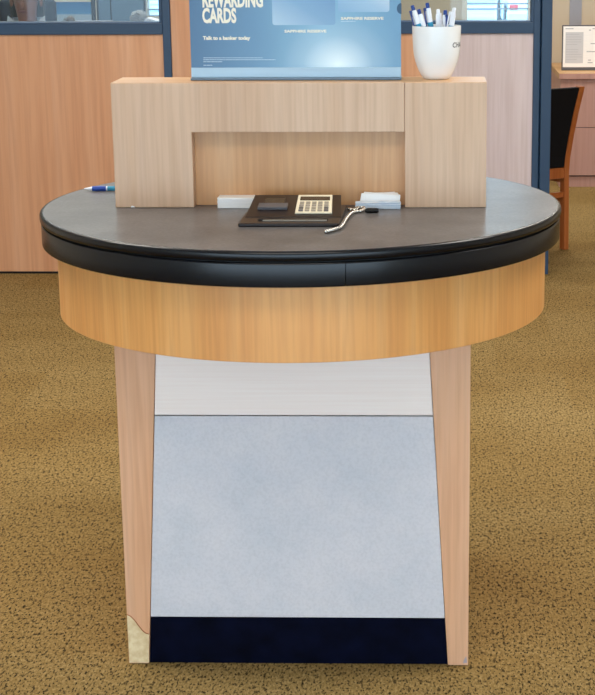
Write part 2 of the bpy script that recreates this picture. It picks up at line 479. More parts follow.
# veneer torn off the foot of the left leg, chipped corner on the right one
def face(pts): return [at(px, py, YL-.0006) for px, py in pts]
pb = obj('bare_patch', BM().prism(face([(127.4,613.5),(131,615),(135,619),(139,624.5),(143,629.5),(146,632),(149.6,633),(149.4,661.5),(130,661.5)]), (0,.0008,0)), M['pale_core'], lfl)
tag(pb, 'pale bare board where the veneer has torn away')
obj('veneer_edge', BM().tube(face([(127.4,613.5),(131,615),(135,619),(139,624.5),(143,629.5),(146,632),(149.6,633)]), .0011, 6), M['chair_wood'], lfl)
M['chip'] = mat('grey chipped edge', (176,160,164), .8)
pc = obj('chipped_corner', BM().prism(face([(466.6,655.2),(467.6,661.6),(463.5,662.2),(464.6,658.5)]), (0,.0008,0)), M['chip'], lfr)
tag(pc, 'grey chipped corner')
def inset(z): return ib + (it-ib)*(z-.004)/(zt-.004) - .0012
def front_panel(name, z0, z1, y, m, th=.016):
    i0, i1 = inset(z0), inset(z1)
    return obj(name, BM().hexa([(cx-i0,y,z0),(cx+i0,y,z0),(cx+i0,y+th,z0),(cx-i0,y+th,z0)], [(cx-i1,y,z1),(cx+i1,y,z1),(cx+i1,y+th,z1),(cx-i1,y+th,z1)]), m, desk, bevel=.0008)
front_panel('front_panel', .1175, .6040, YL+.003, M['panel'])
front_panel('header_panel', .6067, zt, YL+.003, M['header'])
front_panel('toe_kick', .001, .1155, YL+.006, M['toe'])
front_panel('back_panel', .1, zt, YB-.02, M['panel'])
front_panel('seam_backing', .1, .62, YL+.0195, M['black'], .004)
for s in (-1, 1):
    obj('side_panel', BM().box(cx+s*.372-.008, cx+s*.372+.008, YL+.0605, YB-.0605, .03, zt), M['leg'], desk)
obj('support_board', BM().box(cx-.41, cx+.41, YL+.02, YB-.02, zt, zt+.02), M['black'], desk)
for s in (-1, 1):
    obj('support_rail', BM().box(cx+s*.25-.02, cx+s*.25+.02, YL+.05, YB-.05, zt+.02, H-.06), M['black'], desk)

# ------------------------------------------------------------------ riser on the desk
YR, YRB, HR = 3.7186, 3.8664, 1.3264
rx0, rx1 = -.7505, .1233
nx0, nx1, nz = -.5645, -.0674, 1.2118
riser = thing('desk_riser', 'pale wooden riser with a wide low niche standing on the round desk', 'riser', ((rx0+rx1)/2, YR+.07, H))
obj('frame', BM().prism([(rx0,YR,H+.0005),(nx0,YR,H+.0005),(nx0,YR,nz),(nx1,YR,nz),(nx1,YR,HR),(rx0,YR,HR)], (0,YRB-YR,0)), M['maple'], riser, bevel=.0015)
obj('end_block', BM().box(nx1+.0006, rx1, YR, YRB, H+.0005, HR), M['maple'], riser, bevel=.0012)
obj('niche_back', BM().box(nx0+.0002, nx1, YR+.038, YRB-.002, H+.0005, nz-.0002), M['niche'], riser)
obj('top_skin', BM().box(rx0+.001, rx1-.001, YR+.003, YRB-.001, HR, HR+.0006), M['maple_top'], riser)
obj('chipped_corner', BM().prism([(rx0+.036, YR-.0008, H+.0008),(rx0+.046, YR-.0008, H+.0008),(rx0+.044, YR-.0008, H+.004),(rx0+.038, YR-.0008, H+.005)], (0,.001,0)), M['paper'], riser)
HT = HR+.0008

# ------------------------------------------------------------------ sign
YP = 3.782
px0, px1 = at(191.5, 70, YP).x, at(402, 70, YP).x
sign = thing('poster_stand', 'blue advertising poster in a clear stand on top of the riser', 'sign', ((px0+px1)/2, YP, HT))
obj('base_rail', BM().box(px0, px1, YP-.012, YP+.05, HT, HT+.006), M['rail'], sign, bevel=.0015)
zb = at(300, 66.2, YP).z
obj('holder_lip', BM().box(px0+.001, px1-.001, YP-.004, YP+.008, HT+.006, zb), M['acrylic'], sign, bevel=.001)
ZP = 1.80
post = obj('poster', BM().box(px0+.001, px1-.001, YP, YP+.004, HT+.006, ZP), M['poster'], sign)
# generated coordinates should start at the visible lower edge
obj('backing', BM().box(px0+.001, px1-.001, YP+.0042, YP+.010, HT+.006, ZP), M['acrylic'], sign)
fy = YP-.0006
def on(px, py): p = at(px, py, YP); p.y = fy; return p
def w_of(a, b): return at(b, 20, YP).x-at(a, 20, YP).x
text('lettering', 'CARDS', post, M['letter'], on(203, 21.3), .046, w_of(203, 237), .0019)
text('lettering', 'REWARDING', post, M['letter'], on(203, 5.6), .046, w_of(203, 263.5), .0019)
text('lettering', 'Talk to a banker today', post, M['letter'], on(203.5, 38.6), .0115, w_of(203.5, 251), .0005)
def rcard(x0, x1, z0, z1, r, m, d=.0008):
    pts = []
    for (ccx, ccz, a) in ((x1-r, z0+r, -PI/2), (x1-r, z1-r, 0), (x0+r, z1-r, PI/2), (x0+r, z0+r, PI)):
        for k in range(6):
            b = a+PI/2*k/5; pts.append((ccx+r*math.cos(b), fy, ccz+r*math.sin(b)))
    return obj('card_artwork', BM().prism(pts, (0, d, 0)), m, post)
c0, c1 = on(273, 24), on(336, 24)
rcard(c0.x, c1.x, c0.z, c0.z+.095, .006, M['card_a'])
c0, c1 = on(338.5, 11), on(390, 11)
rcard(c0.x, c1.x, c0.z, c0.z+.078, .006, M['card_b'])
text('lettering', 'SAPPHIRE RESERVE', post, M['letter'], on(285, 31.4), .0085, w_of(285, 327), .0003)
text('lettering', 'SAPPHIRE RESERVE', post, M['letter'], on(341.5, 18.6), .0085, w_of(341.5, 384), .0003)
def dashes(xa, xb, y):
    fp = BM(); x = xa
    a, b = on(xa, y-.2), on(xb, y-.35); fp.box(a.x, b.x, fy+.0001, fy+.0005, a.z, b.z)
    while x < xb:
        w = random.uniform(1.2, 4.2); e = min(x+w, xb)
        a, b = on(x, y), on(e, y-.55)
        fp.box(a.x, b.x, fy, fy+.0005, a.z, b.z); x = e+.55
    obj('fine_print', fp, M['letter_dim'], post)
for row in ((204, 263, 57.0), (204, 276, 58.9), (204, 223, 60.9), (204, 213, 64.4), (341.5, 356, 20.6)): dashes(*row)
M['notch'] = mat('dark blue print', (44,84,116), .5)
q = on(401.6, 7.5); pts = [(q.x+.0008, fy, q.z+.0125*math.sin(PI/2+PI*k/12)) if k in (0,12) else (q.x+.010*math.cos(PI/2+PI*k/12), fy, q.z+.0125*math.sin(PI/2+PI*k/12)) for k in range(13)]
obj('round_mark', BM().prism(pts, (0,.0006,0)), M['notch'], post)

# ------------------------------------------------------------------ mug and pens
MC = at(437, 78, 3.809); MC.y = 3.809; MC.z = HT
mug = thing('pen_mug', 'white ceramic mug full of pens standing on the right of the riser', 'mug', MC)
HM = .124
outer = [(0,.0),(.028,.0),(.0305,.001),(.0325,.003),(.0383,.0125),(.0430,.0215),(.0468,.031),(.0505,.042),(.0536,.0555),(.0552,.070),(.0562,.088),(.0570,.105),(.0574,.118),(.0570,HM),(.0552,HM+.0002),(.0542,HM-.002)]
inner = [(.0540,.105),(.0530,.085),(.0510,.06),(.046,.036),(.037,.018),(.025,.010),(0,.009)]
body = obj('body', BM().lathe(outer+inner, 64), M['mug'], mug, local=True, smooth=True)
def rad(z):
    for (r0, z0), (r1, z1) in zip(outer[3:12], outer[4:13]):
        if z0 <= z <= z1: return r0+(r1-r0)*(z-z0)/(z1-z0)
    return .0574
me = text_mesh('CHASE', .0165, .0002, 1.15)
for v in me.vertices:
    x, y, z = v.co
    zz = .0755+y; r = rad(zz)+.0002+max(0, z)*.5
    an = -PI/2+math.radians(42)+x/.055
    v.co = (r*math.cos(an), r*math.sin(an), zz)
me.materials.clear(); me.materials.append(M['ink'])
lo = bpy.data.objects.new('lettering', me); COL.objects.link(lo); lo.parent = body

def make_pen(label):
    p = thing('pen', label, 'pen', (0,0,0), 'pens in the white mug')
    obj('barrel', BM().lathe([(0,.038),(.0046,.038),(.005,.06),(.005,.128),(.0044,.133),(0,.133)], 16), M['pen_white'], p, local=True, smooth=True)
    obj('grip', BM().lathe([(0,.012),(.0035,.012),(.005,.022),(.0054,.03),(.0052,.0378),(0,.0378)], 16), M['pen_teal'], p, local=True, smooth=True)
    obj('colour_band', BM().lathe([(.0048,.094),(.0053,.0945),(.0053,.105),(.0048,.1055)], 16, close=True), M['pen_teal'], p, local=True, smooth=True)
    obj('tip', BM().lathe([(0,0),(.0006,.0002),(.0012,.004),(.0033,.0119),(0,.0119)], 12), M['pen_white'], p, local=True, smooth=True)
    obj('clip', BM().box(-.0021,.0021,-.0085,-.0064,.088,.134).box(-.0021,.0021,-.0085,-.003,.128,.1345), M['pen_blue'], p, local=True, bevel=.0006)
    obj('push_button', BM().lathe([(0,.1332),(.0034,.1332),(.0034,.142),(.0028,.1435),(0,.144)], 14), M['pen_blue'], p, local=True, smooth=True)
    return p
# foot (offset inside mug), top in photo pixels, label, spin
PENS = [((.002,.018),(411.6,10.5), 3.812, 'white pen with blue clip, half hidden behind the leftmost pen in the mug', 2.0, 1),
        ((-.008,-.019),(412.6,4.0), 3.794, 'leftmost pen in the mug, white with a blue clip, leaning left', .3, 0),
        ((.002,-.010),(419.0,8.0), 3.799, 'second pen from the left in the white mug, blue top, leaning left', -.2, 0),
        ((.003,.002),(427.6,1.5), 3.803, 'tallest pen in the white mug, long blue clip facing out', .0, 0),
        ((.008,.013),(438.6,8.0), 3.815, 'all white pen leaning right in the middle of the mug', 3.1, 2),
        ((.019,.004),(445.8,8.8), 3.808, 'pen with a short blue top, second from right in the mug', .1, 0),
        ((.015,-.013),(455.0,6.5), 3.797, 'rightmost pen in the mug, all white, leaning right', 2.9, 2)]
first = None
for (fx, fy_), (tx, ty), ty_y, lab, spin, kind in PENS:
    if first is None:
        p = first = make_pen(lab)
    else:
        p = copy_tree(first); p['label'] = lab
    foot = Vector((MC.x+fx, MC.y+fy_, HT+.011)); top = at(tx, ty, ty_y)
    d = (top-foot)
    L = d.length; k = L; p.scale = (1.3, 1.3, L/.144)
    foot2 = top - d.normalized()*k
    p.location = foot2
    q = d.normalized().to_track_quat('Z', 'Y') @ Matrix.Rotation(spin, 4, 'Z').to_quaternion()
    p.rotation_mode = 'QUATERNION'; p.rotation_quaternion = q
    if kind == 2:
        for ch in p.children:
            if ch.name.startswith(('push_button', 'clip')):
                ch.data = ch.data.copy(); ch.data.materials[0] = M['pen_white']

# pen lying on the desk behind the riser
lp = thing('pen', 'blue ballpoint pen lying on the desk, poking out left of the riser', 'pen', (*ontop(84.5, 187.5, H+.0068),), rot=(0, PI/2, 0))
rm = Matrix.Rotation(0, 4, 'Z')
obj('tip', BM().lathe([(0,0),(.0012,.0005),(.0022,.006),(.0055,.021),(0,.021)], 16), M['pen_white'], lp, local=True, smooth=True)
obj('grip', BM().lathe([(0,.0212),(.0062,.0212),(.0066,.03),(.0066,.052),(.0062,.056),(0,.056)], 20), M['pen_navy'], lp, local=True, smooth=True)
obj('ring', BM().lathe([(0,.0562),(.0062,.0562),(.0062,.0595),(0,.0595)], 20), M['pen_white'], lp, local=True, smooth=True)
obj('barrel', BM().lathe([(0,.0597),(.006,.0597),(.006,.135),(.004,.14),(0,.14)], 20), M['pen_teal'], lp, local=True, smooth=True)
lp.rotation_euler = (0, PI/2, math.radians(1))

# ------------------------------------------------------------------ calculator organiser
fy0, fy1 = ontop(290, 226, H).y, YR-.035
ox = (ontop(240, 226, H).x+ontop(339, 225, H).x)/2
org = thing('desk_organizer', 'black sloping desk organizer with built-in calculator on the round desk', 'organizer', (ox, fy0+.1, H))
obj('base_plate', BM().hexa([(ox-.112,fy0,H+.0005),(ox+.110,fy0,H+.0005),(ox+.117,fy1,H+.0005),(ox-.108,fy1,H+.0005)],
                            [(ox-.112,fy0,H+.008),(ox+.110,fy0,H+.008),(ox+.117,fy1,H+.012),(ox-.108,fy1,H+.012)]), M['black_plastic'], org, bevel=.002)
# sloping board: from its front foot (s=0) to its top back edge (s=1)
by0, bz0, by1, bz1 = fy0+.070, H+.0105, YR-.047, H+.0385
def board(u, s, up=0):
    """u across -1..1, s up the slope; up = height over the slope"""
    hw = .108+(.1-.108)*s
    n = Vector((0, -(bz1-bz0), by1-by0)).normalized()
    return Vector((ox+.004+u*hw, by0+(by1-by0)*s, bz0+(bz1-bz0)*s)) + n*up
b = BM(); b.hexa([(*board(-1,0)[:2],H+.0085),(*board(1,0)[:2],H+.0085),(*board(1,1)[:2],H+.0125),(*board(-1,1)[:2],H+.0125)], [board(-1,0), board(1,0), board(1,1), board(-1,1)])
brd = obj('sloping_board', b, M['black_plastic'], org, bevel=.002)
def slab(u0, u1, s0, s1, h, h0=0.0):
    return BM().hexa([board(u0,s0,h0), board(u1,s0,h0), board(u1,s1,h0), board(u0,s1,h0)], [board(u0,s0,h), board(u1,s0,h), board(u1,s1,h), board(u0,s1,h)])
nb = obj('note_holder', slab(-.80,-.16,.30,.50,.007), M['dark_plastic'], brd, bevel=.0012)
obj('display_window', slab(-.72,-.26,.52,.80,.0025), M['lcd'], brd, bevel=.0008)
calc = obj('calculator', slab(.02,.80,.12,.93,.004), M['cream_plastic'], brd, bevel=.0012)
tag(calc, 'cream calculator keypad set in the board')
obj('display_window', slab(.08,.75,.66,.82,.0052,.004), M['lcd'], calc)
ks = []
for r in range(4):
    for c in range(5):
        u = .09+c*.135; s = .17+r*.115
        bb = slab(u, u+.095, s, s+.07, .0058, .004)
        obj('key', bb, M['dark_plastic'] if c in (0,4) and r < 2 else M['grey_key'], calc)
tr = obj('pen_slot', BM().box(ox-.072, ox+.084, fy0+.031, fy0+.044, H+.0088, H+.0108), M['black'], org, bevel=.0008)
obj('slot_lip', BM().box(ox-.060, ox+.082, fy0+.0275, fy0+.0305, H+.0086, H+.0112), M['grey_key'], org)

# chain of nickel beads that tethers a black pen end
pts = [(326.5,230.5),(331,229.5),(336,228),(341,226),(344,222),(346.5,218),(349.5,214),(353,211.5),(357,210.5),(361,210),(364.5,208),(363,206.3),(359,206.6),(356,208.4),(352.5,209),(349,208)]
W = [ontop(x, y, H+.0045) for x, y in pts]
chn = thing('pen_tether', 'silver bead chain with a black end lying beside the desk organizer', 'chain', (W[7].x, W[7].y, H))
path = []
for i in range(len(W)-1):
    n = max(2, int((W[i+1]-W[i]).length/.0012))
    p0, p1, p2, p3 = W[max(i-1,0)], W[i], W[i+1], W[min(i+2,len(W)-1)]
    for k in range(n):
        s = k/n
        path.append(.5*((2*p1)+(p2-p0)*s+(2*p0-5*p1+4*p2-p3)*s*s+(3*p1-p0-3*p2+p3)*s**3))
cb = BM(); acc = 0; last = path[0]; cb.ball(last, .0048, seg=10)
for p in path[1:]:
    if (p-last).length > .0075: cb.ball(p, .0048, seg=10); last = p
cb.tube(path[::3], .0012, 6)
obj('chain', cb, M['silver'], chn, smooth=True)
e0, e1 = ontop(365.5, 209.6, H+.006), ontop(379, 209.4, H+.006)
obj('end_cap', BM().tube([e0, e0.lerp(e1,.15), e0.lerp(e1,.85), e1], [.004,.0056,.0056,.0045], 14), M['black'], chn, smooth=True)

# ------------------------------------------------------------------ paper slips
def stack(name, label, cat, x0, x1, y0, y1, z0, n, th, m, jit=.0012, rot=0):
    o = thing(name, label, cat, ((x0+x1)/2, (y0+y1)/2, z0))
    w, d = (x1-x0)/2, (y1-y0)/2
    for k in range(n):
        a, c = random.uniform(-jit, jit), random.uniform(-jit, jit)
        obj('slip', BM().box(-w+a, w+a, -d+c, d+c, k*th+.0003, (k+1)*th), m, o, local=True, bevel=.0004, seg=1)
    o.rotation_euler.z = rot
    return o
stack('paper_stack', 'white paper slip stack in the niche left of the organizer', 'paper', at(218.5,207,YR).x, at(258,207,YR).x, YR-.009, YR+.041, H+.0003, 9, .0027, M['paper'], .0006)
stack('paper_stack', 'low stack of pale blue slips at the right end of the niche', 'paper', at(356.5,207,YR-.02).x, at(401.5,207,YR-.02).x, YR-.023, YR+.001, H+.0003, 6, .0026, M['blue_paper'], .0018)
# folded white papers behind it, tops sloping
fo = thing('folded_paper', 'folded white papers standing behind the pale blue slips in the niche', 'paper', (at(380,207,YR).x, YR+.021, H))
for k, (xa, xb, za, zc) in enumerate(((-.049,.047,.033,.029), (-.043,.043,.035,.030), (-.035,.041,.032,.032), (-.046,.034,.030,.033))):
    y = YR+.006+k*.0068; xa += fo.location.x; xb += fo.location.x
    obj('sheet', BM().prism([(xa,y,H+.0005),(xb,y,H+.0005),(xb+.002,y+.002,H+zc),(xa+.006,y+.002,H+za)], (0,.006,0)), M['paper'], fo, bevel=.001)

# ------------------------------------------------------------------ chair beyond the partition
chair = thing('side_chair', 'cherry wood side chair with black upholstered back behind the blue end post', 'chair', (0,0,0))
# local frame: back posts at y=0, faces +y, width .44
cw = .22
def post_pts(x): return [(x,.0,0),(x,.004,.22),(x,.008,.42),(x,.0,.50),(x,-.028,.62),(x,-.066,.75),(x,-.112,.885)]
def strip(pts, wx, wy):
    rings = []
    for (x, y, z) in pts:
        rings.append([(x-wx,y-wy,z),(x+wx,y-wy,z),(x+wx,y+wy,z),(x-wx,y+wy,z)])
    return BM().sweep(rings)
for s in (-1, 1):
    obj('back_leg', strip(post_pts(s*cw), .016, .021), M['chair_wood'], chair, local=True, bevel=.004)
    obj('front_leg', strip([(s*cw,.42,0),(s*cw,.42,.42)], .018, .018), M['chair_wood'], chair, local=True, bevel=.004)
    obj('side_rail', BM().box(s*cw-.010, s*cw+.010, .022, .402, .36, .42), M['chair_wood'], chair, local=True, bevel=.003)
    obj('stretcher', BM().box(s*cw-.009, s*cw+.009, .022, .402, .255, .285), M['chair_wood'], chair, local=True, bevel=.003)
obj('seat_rail', BM().box(-cw+.016, cw-.016, -.010, .014, .388, .446), M['chair_wood'], chair, local=True, bevel=.003)
obj('seat_rail', BM().box(-cw+.018, cw-.018, .405, .43, .36, .42), M['chair_wood'], chair, local=True, bevel=.003)
obj('back_stretcher', BM().box(-cw+.016, cw-.016, -.008, .012, .285, .314), M['chair_wood'], chair, local=True, bevel=.003)
obj('seat', BM().box(-cw-.01, cw+.01, .026, .45, .4205, .475), M['chair_fabric'], chair, local=True, bevel=.016, seg=4)
bp = [(0,p[1],p[2]) for p in post_pts(0)[2:]]; bp[0] = (0,.006,.449); bp[-1] = (0,-.111,.880)
obj('backrest', strip(bp, cw-.0165, .019), M['chair_fabric'], chair, local=True, bevel=.006, seg=3)
ang = math.radians(33)
foot = ontop(564.5, 248, 0)
off = Matrix.Rotation(ang, 3, 'Z') @ Vector((cw, 0, 0))
chair.location = (foot.x-off.x, foot.y-off.y, 0); chair.rotation_euler.z = ang

# ------------------------------------------------------------------ credenza by the far wall
YD = ontop(580, 186, 0).y
d0 = at(559.5, 78, YD)
cz = d0.z
cred = thing('credenza', 'low pinkish wooden credenza against the far wall behind the side chair', 'cabinet', (1.5, YD+.25, 0))
obj('worktop', BM().box(d0.x, 2.3, YD-.012, YF-.02, cz, cz+.038), M['desk_top'], cred, bevel=.002)
obj('worktop_edge', BM().box(d0.x+.001, 2.299, YD-.015, YD-.0122, cz+.001, cz+.037), M['desk_wood'], cred)
obj('carcass', BM().box(d0.x+.012, 2.29, YD+.02, YF-.025, .07, cz-.0004), M['desk_wood'], cred)
obj('plinth', BM().box(d0.x+.014, 2.29, YD+.012, YF-.03, 0, .0695), M['desk_wood'], cred)
obj('shadow_gap', BM().box(d0.x+.016, 2.288, YD+.010, YD+.0198, .072, cz-.002), M['black'], cred)
zm = at(580, 126.5, YD).z
for i in range(2):
    xa = d0.x+.012+i*.74; xb = xa+.736
    for nm, za, zc in (('drawer', zm+.002, cz-.003), ('drawer', .079, zm-.002)):
        dd = obj(nm, BM().box(xa, xb, YD, YD+.0098, za, zc), M['desk_wood'], cred, bevel=.001)
        obj('handle', BM().tube([(xb-.42, YD-.002, zc-.06),(xb-.42, YD-.026, zc-.06),(xb-.30, YD-.026, zc-.06),(xb-.30, YD-.002, zc-.06)], .005, 8), M['silver'], dd)
# the framed sheet on it
YS = YD+.22
s0, s1 = at(562, 66, YS), at(562, 24, YS)
zz = cz+.0385
fr = thing('framed_notice', 'framed white printed notice standing on the credenza', 'notice', (s0.x+.2, YS, zz))
fw = .45
obj('frame', BM().box(s0.x, s0.x+fw, YS, YS+.012, zz, s1.z), M['dark_plastic'], fr, bevel=.002)
sh = obj('sheet', BM().box(s0.x+.008, s0.x+fw-.008, YS-.002, YS-.0002, zz+.022, s1.z-.008), M['paper'], fr)
M['grey_print'] = mat('grey print block', (206,208,214), .8)
M['grey_text'] = mat('grey print', (188,191,198), .8)
def sp(px, py): p = at(px, py, YS); p.y = YS-.0026; return p
a, c = sp(565.5, 62), sp(584, 31)
obj('print_block', BM().box(a.x, c.x, a.y, a.y+.0005, a.z, c.z), M['grey_print'], sh)
def line(xa, xb, y, h=.8, up=.0004):
    p0, p1 = sp(xa, y+h), sp(xb, y)
    obj('text_line', BM().box(p0.x, p1.x, p0.y-up, p0.y+.0004-up, p0.z, p1.z), M['grey_text'], sh)
for r in range(11):
    if r != 5: line(566.5, random.uniform(576, 583), 33+r*2.5, .6)
for xa, xb, y0 in ((566,574,27),(589.5,591.5,28.5),(593,600,27),(591,600,42),(587,600,50),(588.5,591.5,58.5),(588,593,61)):
    line(xa, xb, y0, 1.0, 0)

# ------------------------------------------------------------------ person seated behind the partition
YPn = 8.70
hx = at(27, 10, YPn).x
pr = thing('person', 'person in a white collared shirt seated behind the glass at far left', 'person', (hx, YPn, .035))
me = bpy.data.meshes.new('body')
V = [(0,.05,.55),(0,.05,.72),(0,.06,.90),(0,.06,1.02),(0,.045,1.11),(0,.02,1.175),   # pelvis .. neck
     (0,.0,1.235),(0,.0,1.30),(0,.01,1.36),(0,.015,1.40),                             # head
     (-.17,.06,1.00),(-.235,.05,.84),(-.23,-.06,.68),(-.14,-.22,.645),
     (.17,.06,1.00),(.235,.05,.84),(.23,-.06,.68),(.14,-.22,.645),
     (-.10,.0,.53),(-.12,-.40,.55),(-.12,-.42,.28),(-.12,-.40,.06),(-.12,-.52,.035),
     (.10,.0,.53),(.12,-.40,.55),(.12,-.42,.28),(.12,-.40,.06),(.12,-.52,.035)]
E_ = [(0,1),(1,2),(2,3),(3,4),(4,5),(5,6),(6,7),(7,8),(8,9),(3,10),(10,11),(11,12),(12,13),(3,14),(14,15),(15,16),(16,17),
      (0,18),(18,19),(19,20),(20,21),(21,22),(0,23),(23,24),(24,25),(25,26),(26,27)]
Rr = {0:(.15,.11),1:(.14,.10),2:(.155,.11),3:(.13,.10),4:(.055,.055),5:(.052,.056),6:(.056,.078),7:(.074,.095),8:(.074,.095),9:(.05,.06),
      10:(.06,.06),11:(.05,.05),12:(.042,.042),13:(.03,.03),18:(.085,.08),19:(.062,.062),20:(.052,.052),21:(.04,.04),22:(.035,.03)}
for a, b_ in ((14,10),(15,11),(16,12),(17,13),(23,18),(24,19),(25,20),(26,21),(27,22)): Rr[a] = Rr[b_]
me.from_pydata(V, E_, [])
po = bpy.data.objects.new('body', me); COL.objects.link(po)
sk = po.modifiers.new('skin', 'SKIN'); sb = po.modifiers.new('sub', 'SUBSURF'); sb.levels = 2; sb.render_levels = 2
for i, v in enumerate(me.skin_vertices[0].data):
    v.radius = Rr[i]; v.use_root = (i == 0)
dg = bpy.context.evaluated_depsgraph_get()
me2 = bpy.data.meshes.new_from_object(po.evaluated_get(dg))
bpy.data.objects.remove(po)
bb = BM(); bb.b.from_mesh(me2)
# facial features grown on the head
bb.ball((0,-.098,1.272), .017, (.75,1.1,1.3), 10)
for s in (-1, 1):
    bb.ball((s*.080,.005,1.285), .028, (.35,.7,1.1), 10)
    for k, (fx_, l) in enumerate(((-.030,.05),(-.012,.06),(.006,.056),(.022,.045))):
        hx_ = s*.14+fx_*s
        bb.tube([(hx_,-.225,.646),(hx_*.97,-.225-l*.6,.640),(hx_*.95,-.225-l,.622)], [.010,.009,.007], 8)
    bb.tube([(s*.105,-.20,.645),(s*.085,-.235,.64),(s*.08,-.26,.63)], [.011,.010,.008], 8)
body = obj('body', bb, M['skin'], pr, local=True, smooth=True)
for s in (-1, 1):
    obj('eye', BM().ball((s*.030,-.084,1.302), .011, (1.2,.7,.8), 10), M['eye'], body, local=True, smooth=True)
obj('mouth', BM().ball((0,-.083,1.232), .016, (1.5,.6,.45), 12), M['lip'], body, local=True, smooth=True)
hb = BM()
hb.lathe([(.088,1.30),(.093,1.34),(.088,1.385),(.065,1.42),(.03,1.434),(0,1.437)], 28, (0,.022,0))
hb.lathe([(.090,1.20),(.094,1.24),(.094,1.30),(.084,1.30),(.082,1.20)], 20, (0,.024,0), math.radians(-12), math.radians(192), close=True)
obj('hair', hb, M['hair'], pr, local=True, smooth=True)
sbm = BM()
sbm.lathe([(.170,.62),(.165,.74),(.182,.90),(.165,1.02),(.10,1.10),(.066,1.14),(.062,1.14),(.09,1.09),(.15,1.01),(.17,.9),(.15,.74),(.155,.62)], 32, (0,.055,0), close=True)
for v in sbm.b.verts: v.co.y = .055+(v.co.y-.055)*.78
for s in (-1, 1):
    sbm.tube([(s*.10,.06,1.03),(s*.185,.06,.99),(s*.24,.05,.84),(s*.234,-.05,.69),(s*.20,-.11,.67)], [.075,.072,.062,.054,.046], 16)
shirt = obj('shirt', sbm, M['shirt'], pr, local=True, smooth=True)
cbm = BM()
for s in (-1, 1):
    cbm.prism([(s*.012,-.052,1.13),(s*.075,-.02,1.185),(s*.10,-.015,1.205),(s*.105,-.035,1.14),(s*.05,-.075,1.085)], (0,.008,.004))
cbm.lathe([(.072,1.12),(.085,1.195),(.080,1.195),(.067,1.12)], 20, (0,.035,0), math.radians(-25), math.radians(205), close=True)
obj('collar', cbm, M['shirt'], shirt, local=True, smooth=True)
tb = BM()
for s in (-1, 1): tb.tube([(s*.10,.03,.535),(s*.12,-.38,.555),(s*.123,-.425,.50),(s*.12,-.41,.10)], [.105,.078,.07,.055], 16)
obj('trousers', tb, mat('dark trousers', (36,38,48), .8), pr, local=True, smooth=True)

oc = thing('office_chair', 'dark navy high-backed office chair behind the seated person', 'chair', (hx-.06, YPn+.05, 0))
navy = mat('navy upholstery', (22,34,58), .8)
obj('backrest', BM().box(-.16,.16,.19,.25,.56,1.32), navy, oc, local=True, bevel=.03, seg=4)
obj('seat', BM().box(-.22,.24,-.30,.18,.41,.455), navy, oc, local=True, bevel=.02, seg=3)
obj('back_bracket', BM().box(-.04,.04,.12,.24,.40,.60), M['black'], oc, local=True, bevel=.005)
obj('gas_column', BM().lathe([(0,.08),(.028,.08),(.028,.412),(0,.412)], 20, (0,-.05,0)), M['black'], oc, local=True, smooth=True)
for k in range(5):
    a = k*2*PI/5+.3
    st = obj('star_leg', BM().tube([(0,-.05,.09),(.28*math.cos(a),-.05+.28*math.sin(a),.065)], [.025,.016], 10), M['black'], oc, local=True)
    obj('caster', BM().ball((.28*math.cos(a),-.05+.28*math.sin(a),.028), .028, (1,1,1), 12), M['black'], st, local=True, smooth=True)

# ------------------------------------------------------------------ things glimpsed through the left glass
YBn = YF-.02
M['banner'] = mat('blue printed board', (50,130,190), .5)
t = NT(M['banner'])
tc = t.new('ShaderNodeTexCoord'); sep = t.new('ShaderNodeSeparateXYZ'); t.link(tc.outputs['Generated'], sep.inputs[0])
rp = t.ramp(sep.outputs['Z'], [(0,(170,190,206)), (.44,(168,190,208)), (.50,(60,140,196)), (.8,(44,124,186)), (1,(44,124,186))])
t.base(rp)
b0, b1 = at(47, 24, YBn), at(92, 1, YBn)
ban = thing('wall_board', 'blue and pale grey board on the far wall right of the seated person', 'board', ((b0.x+b1.x)/2, YBn, b0.z))
obj('board', BM().box(b0.x, b1.x, YBn-.012, YBn+.018, b0.z, b1.z+.002), M['banner'], ban, bevel=.001)
obj('board_edge', BM().box(b0.x, b1.x, YBn-.016, YBn+.018, b1.z+.0022, b1.z+.016), M['white_wall'], ban)
p0, p1 = at(91.5, 10, 11.2), at(96.5, 10, 11.2)
pole = thing('coat_stand', 'slim dark stand beside the blue board in the left office', 'stand', ((p0.x+p1.x)/2, 11.2, 0))
obj('pole', BM().lathe([(0,.02),(.017,.02),(.015,1.75),(0,1.76)], 16), M['black'], pole, local=True, smooth=True)
obj('base', BM().lathe([(0,0),(.16,0),(.16,.012),(.02,.0199),(0,.0199)], 24), M['black'], pole, local=True, smooth=True)
for k in range(4):
    a = k*PI/2+.4
    obj('hook', BM().tube([(0,0,1.70),(.07*math.cos(a),.07*math.sin(a),1.68),(.10*math.cos(a),.10*math.sin(a),1.73)], .008, 8), M['black'], pole, local=True)
# grey glazed cubicle screen
YC = 10.3
s0, s1 = at(97.5, 10, YC), at(146, 10, YC)
M['screen'] = mat('grey blue screen panel', (92,122,146), .3, spec=.5)
cs = thing('cubicle_screen', 'grey blue cubicle screen seen through the left glass', 'screen', ((s0.x+s1.x)/2, YC, 0))
mid = at(111.5, 10, YC).x
obj('panel', BM().box(s0.x+.01, mid-.003, YC, YC+.02, .04, 1.5), M['screen'], cs, bevel=.002)
obj('panel', BM().box(mid+.003, s1.x-.01, YC, YC+.02, .04, 1.5), M['screen'], cs, bevel=.002)
for x in (s0.x, mid-.003, s1.x-.01):
    obj('upright', BM().box(x, x+.0095 if x != mid-.003 else mid+.003, YC-.006, YC+.026, 0, 1.52), M['frame_dark'], cs)
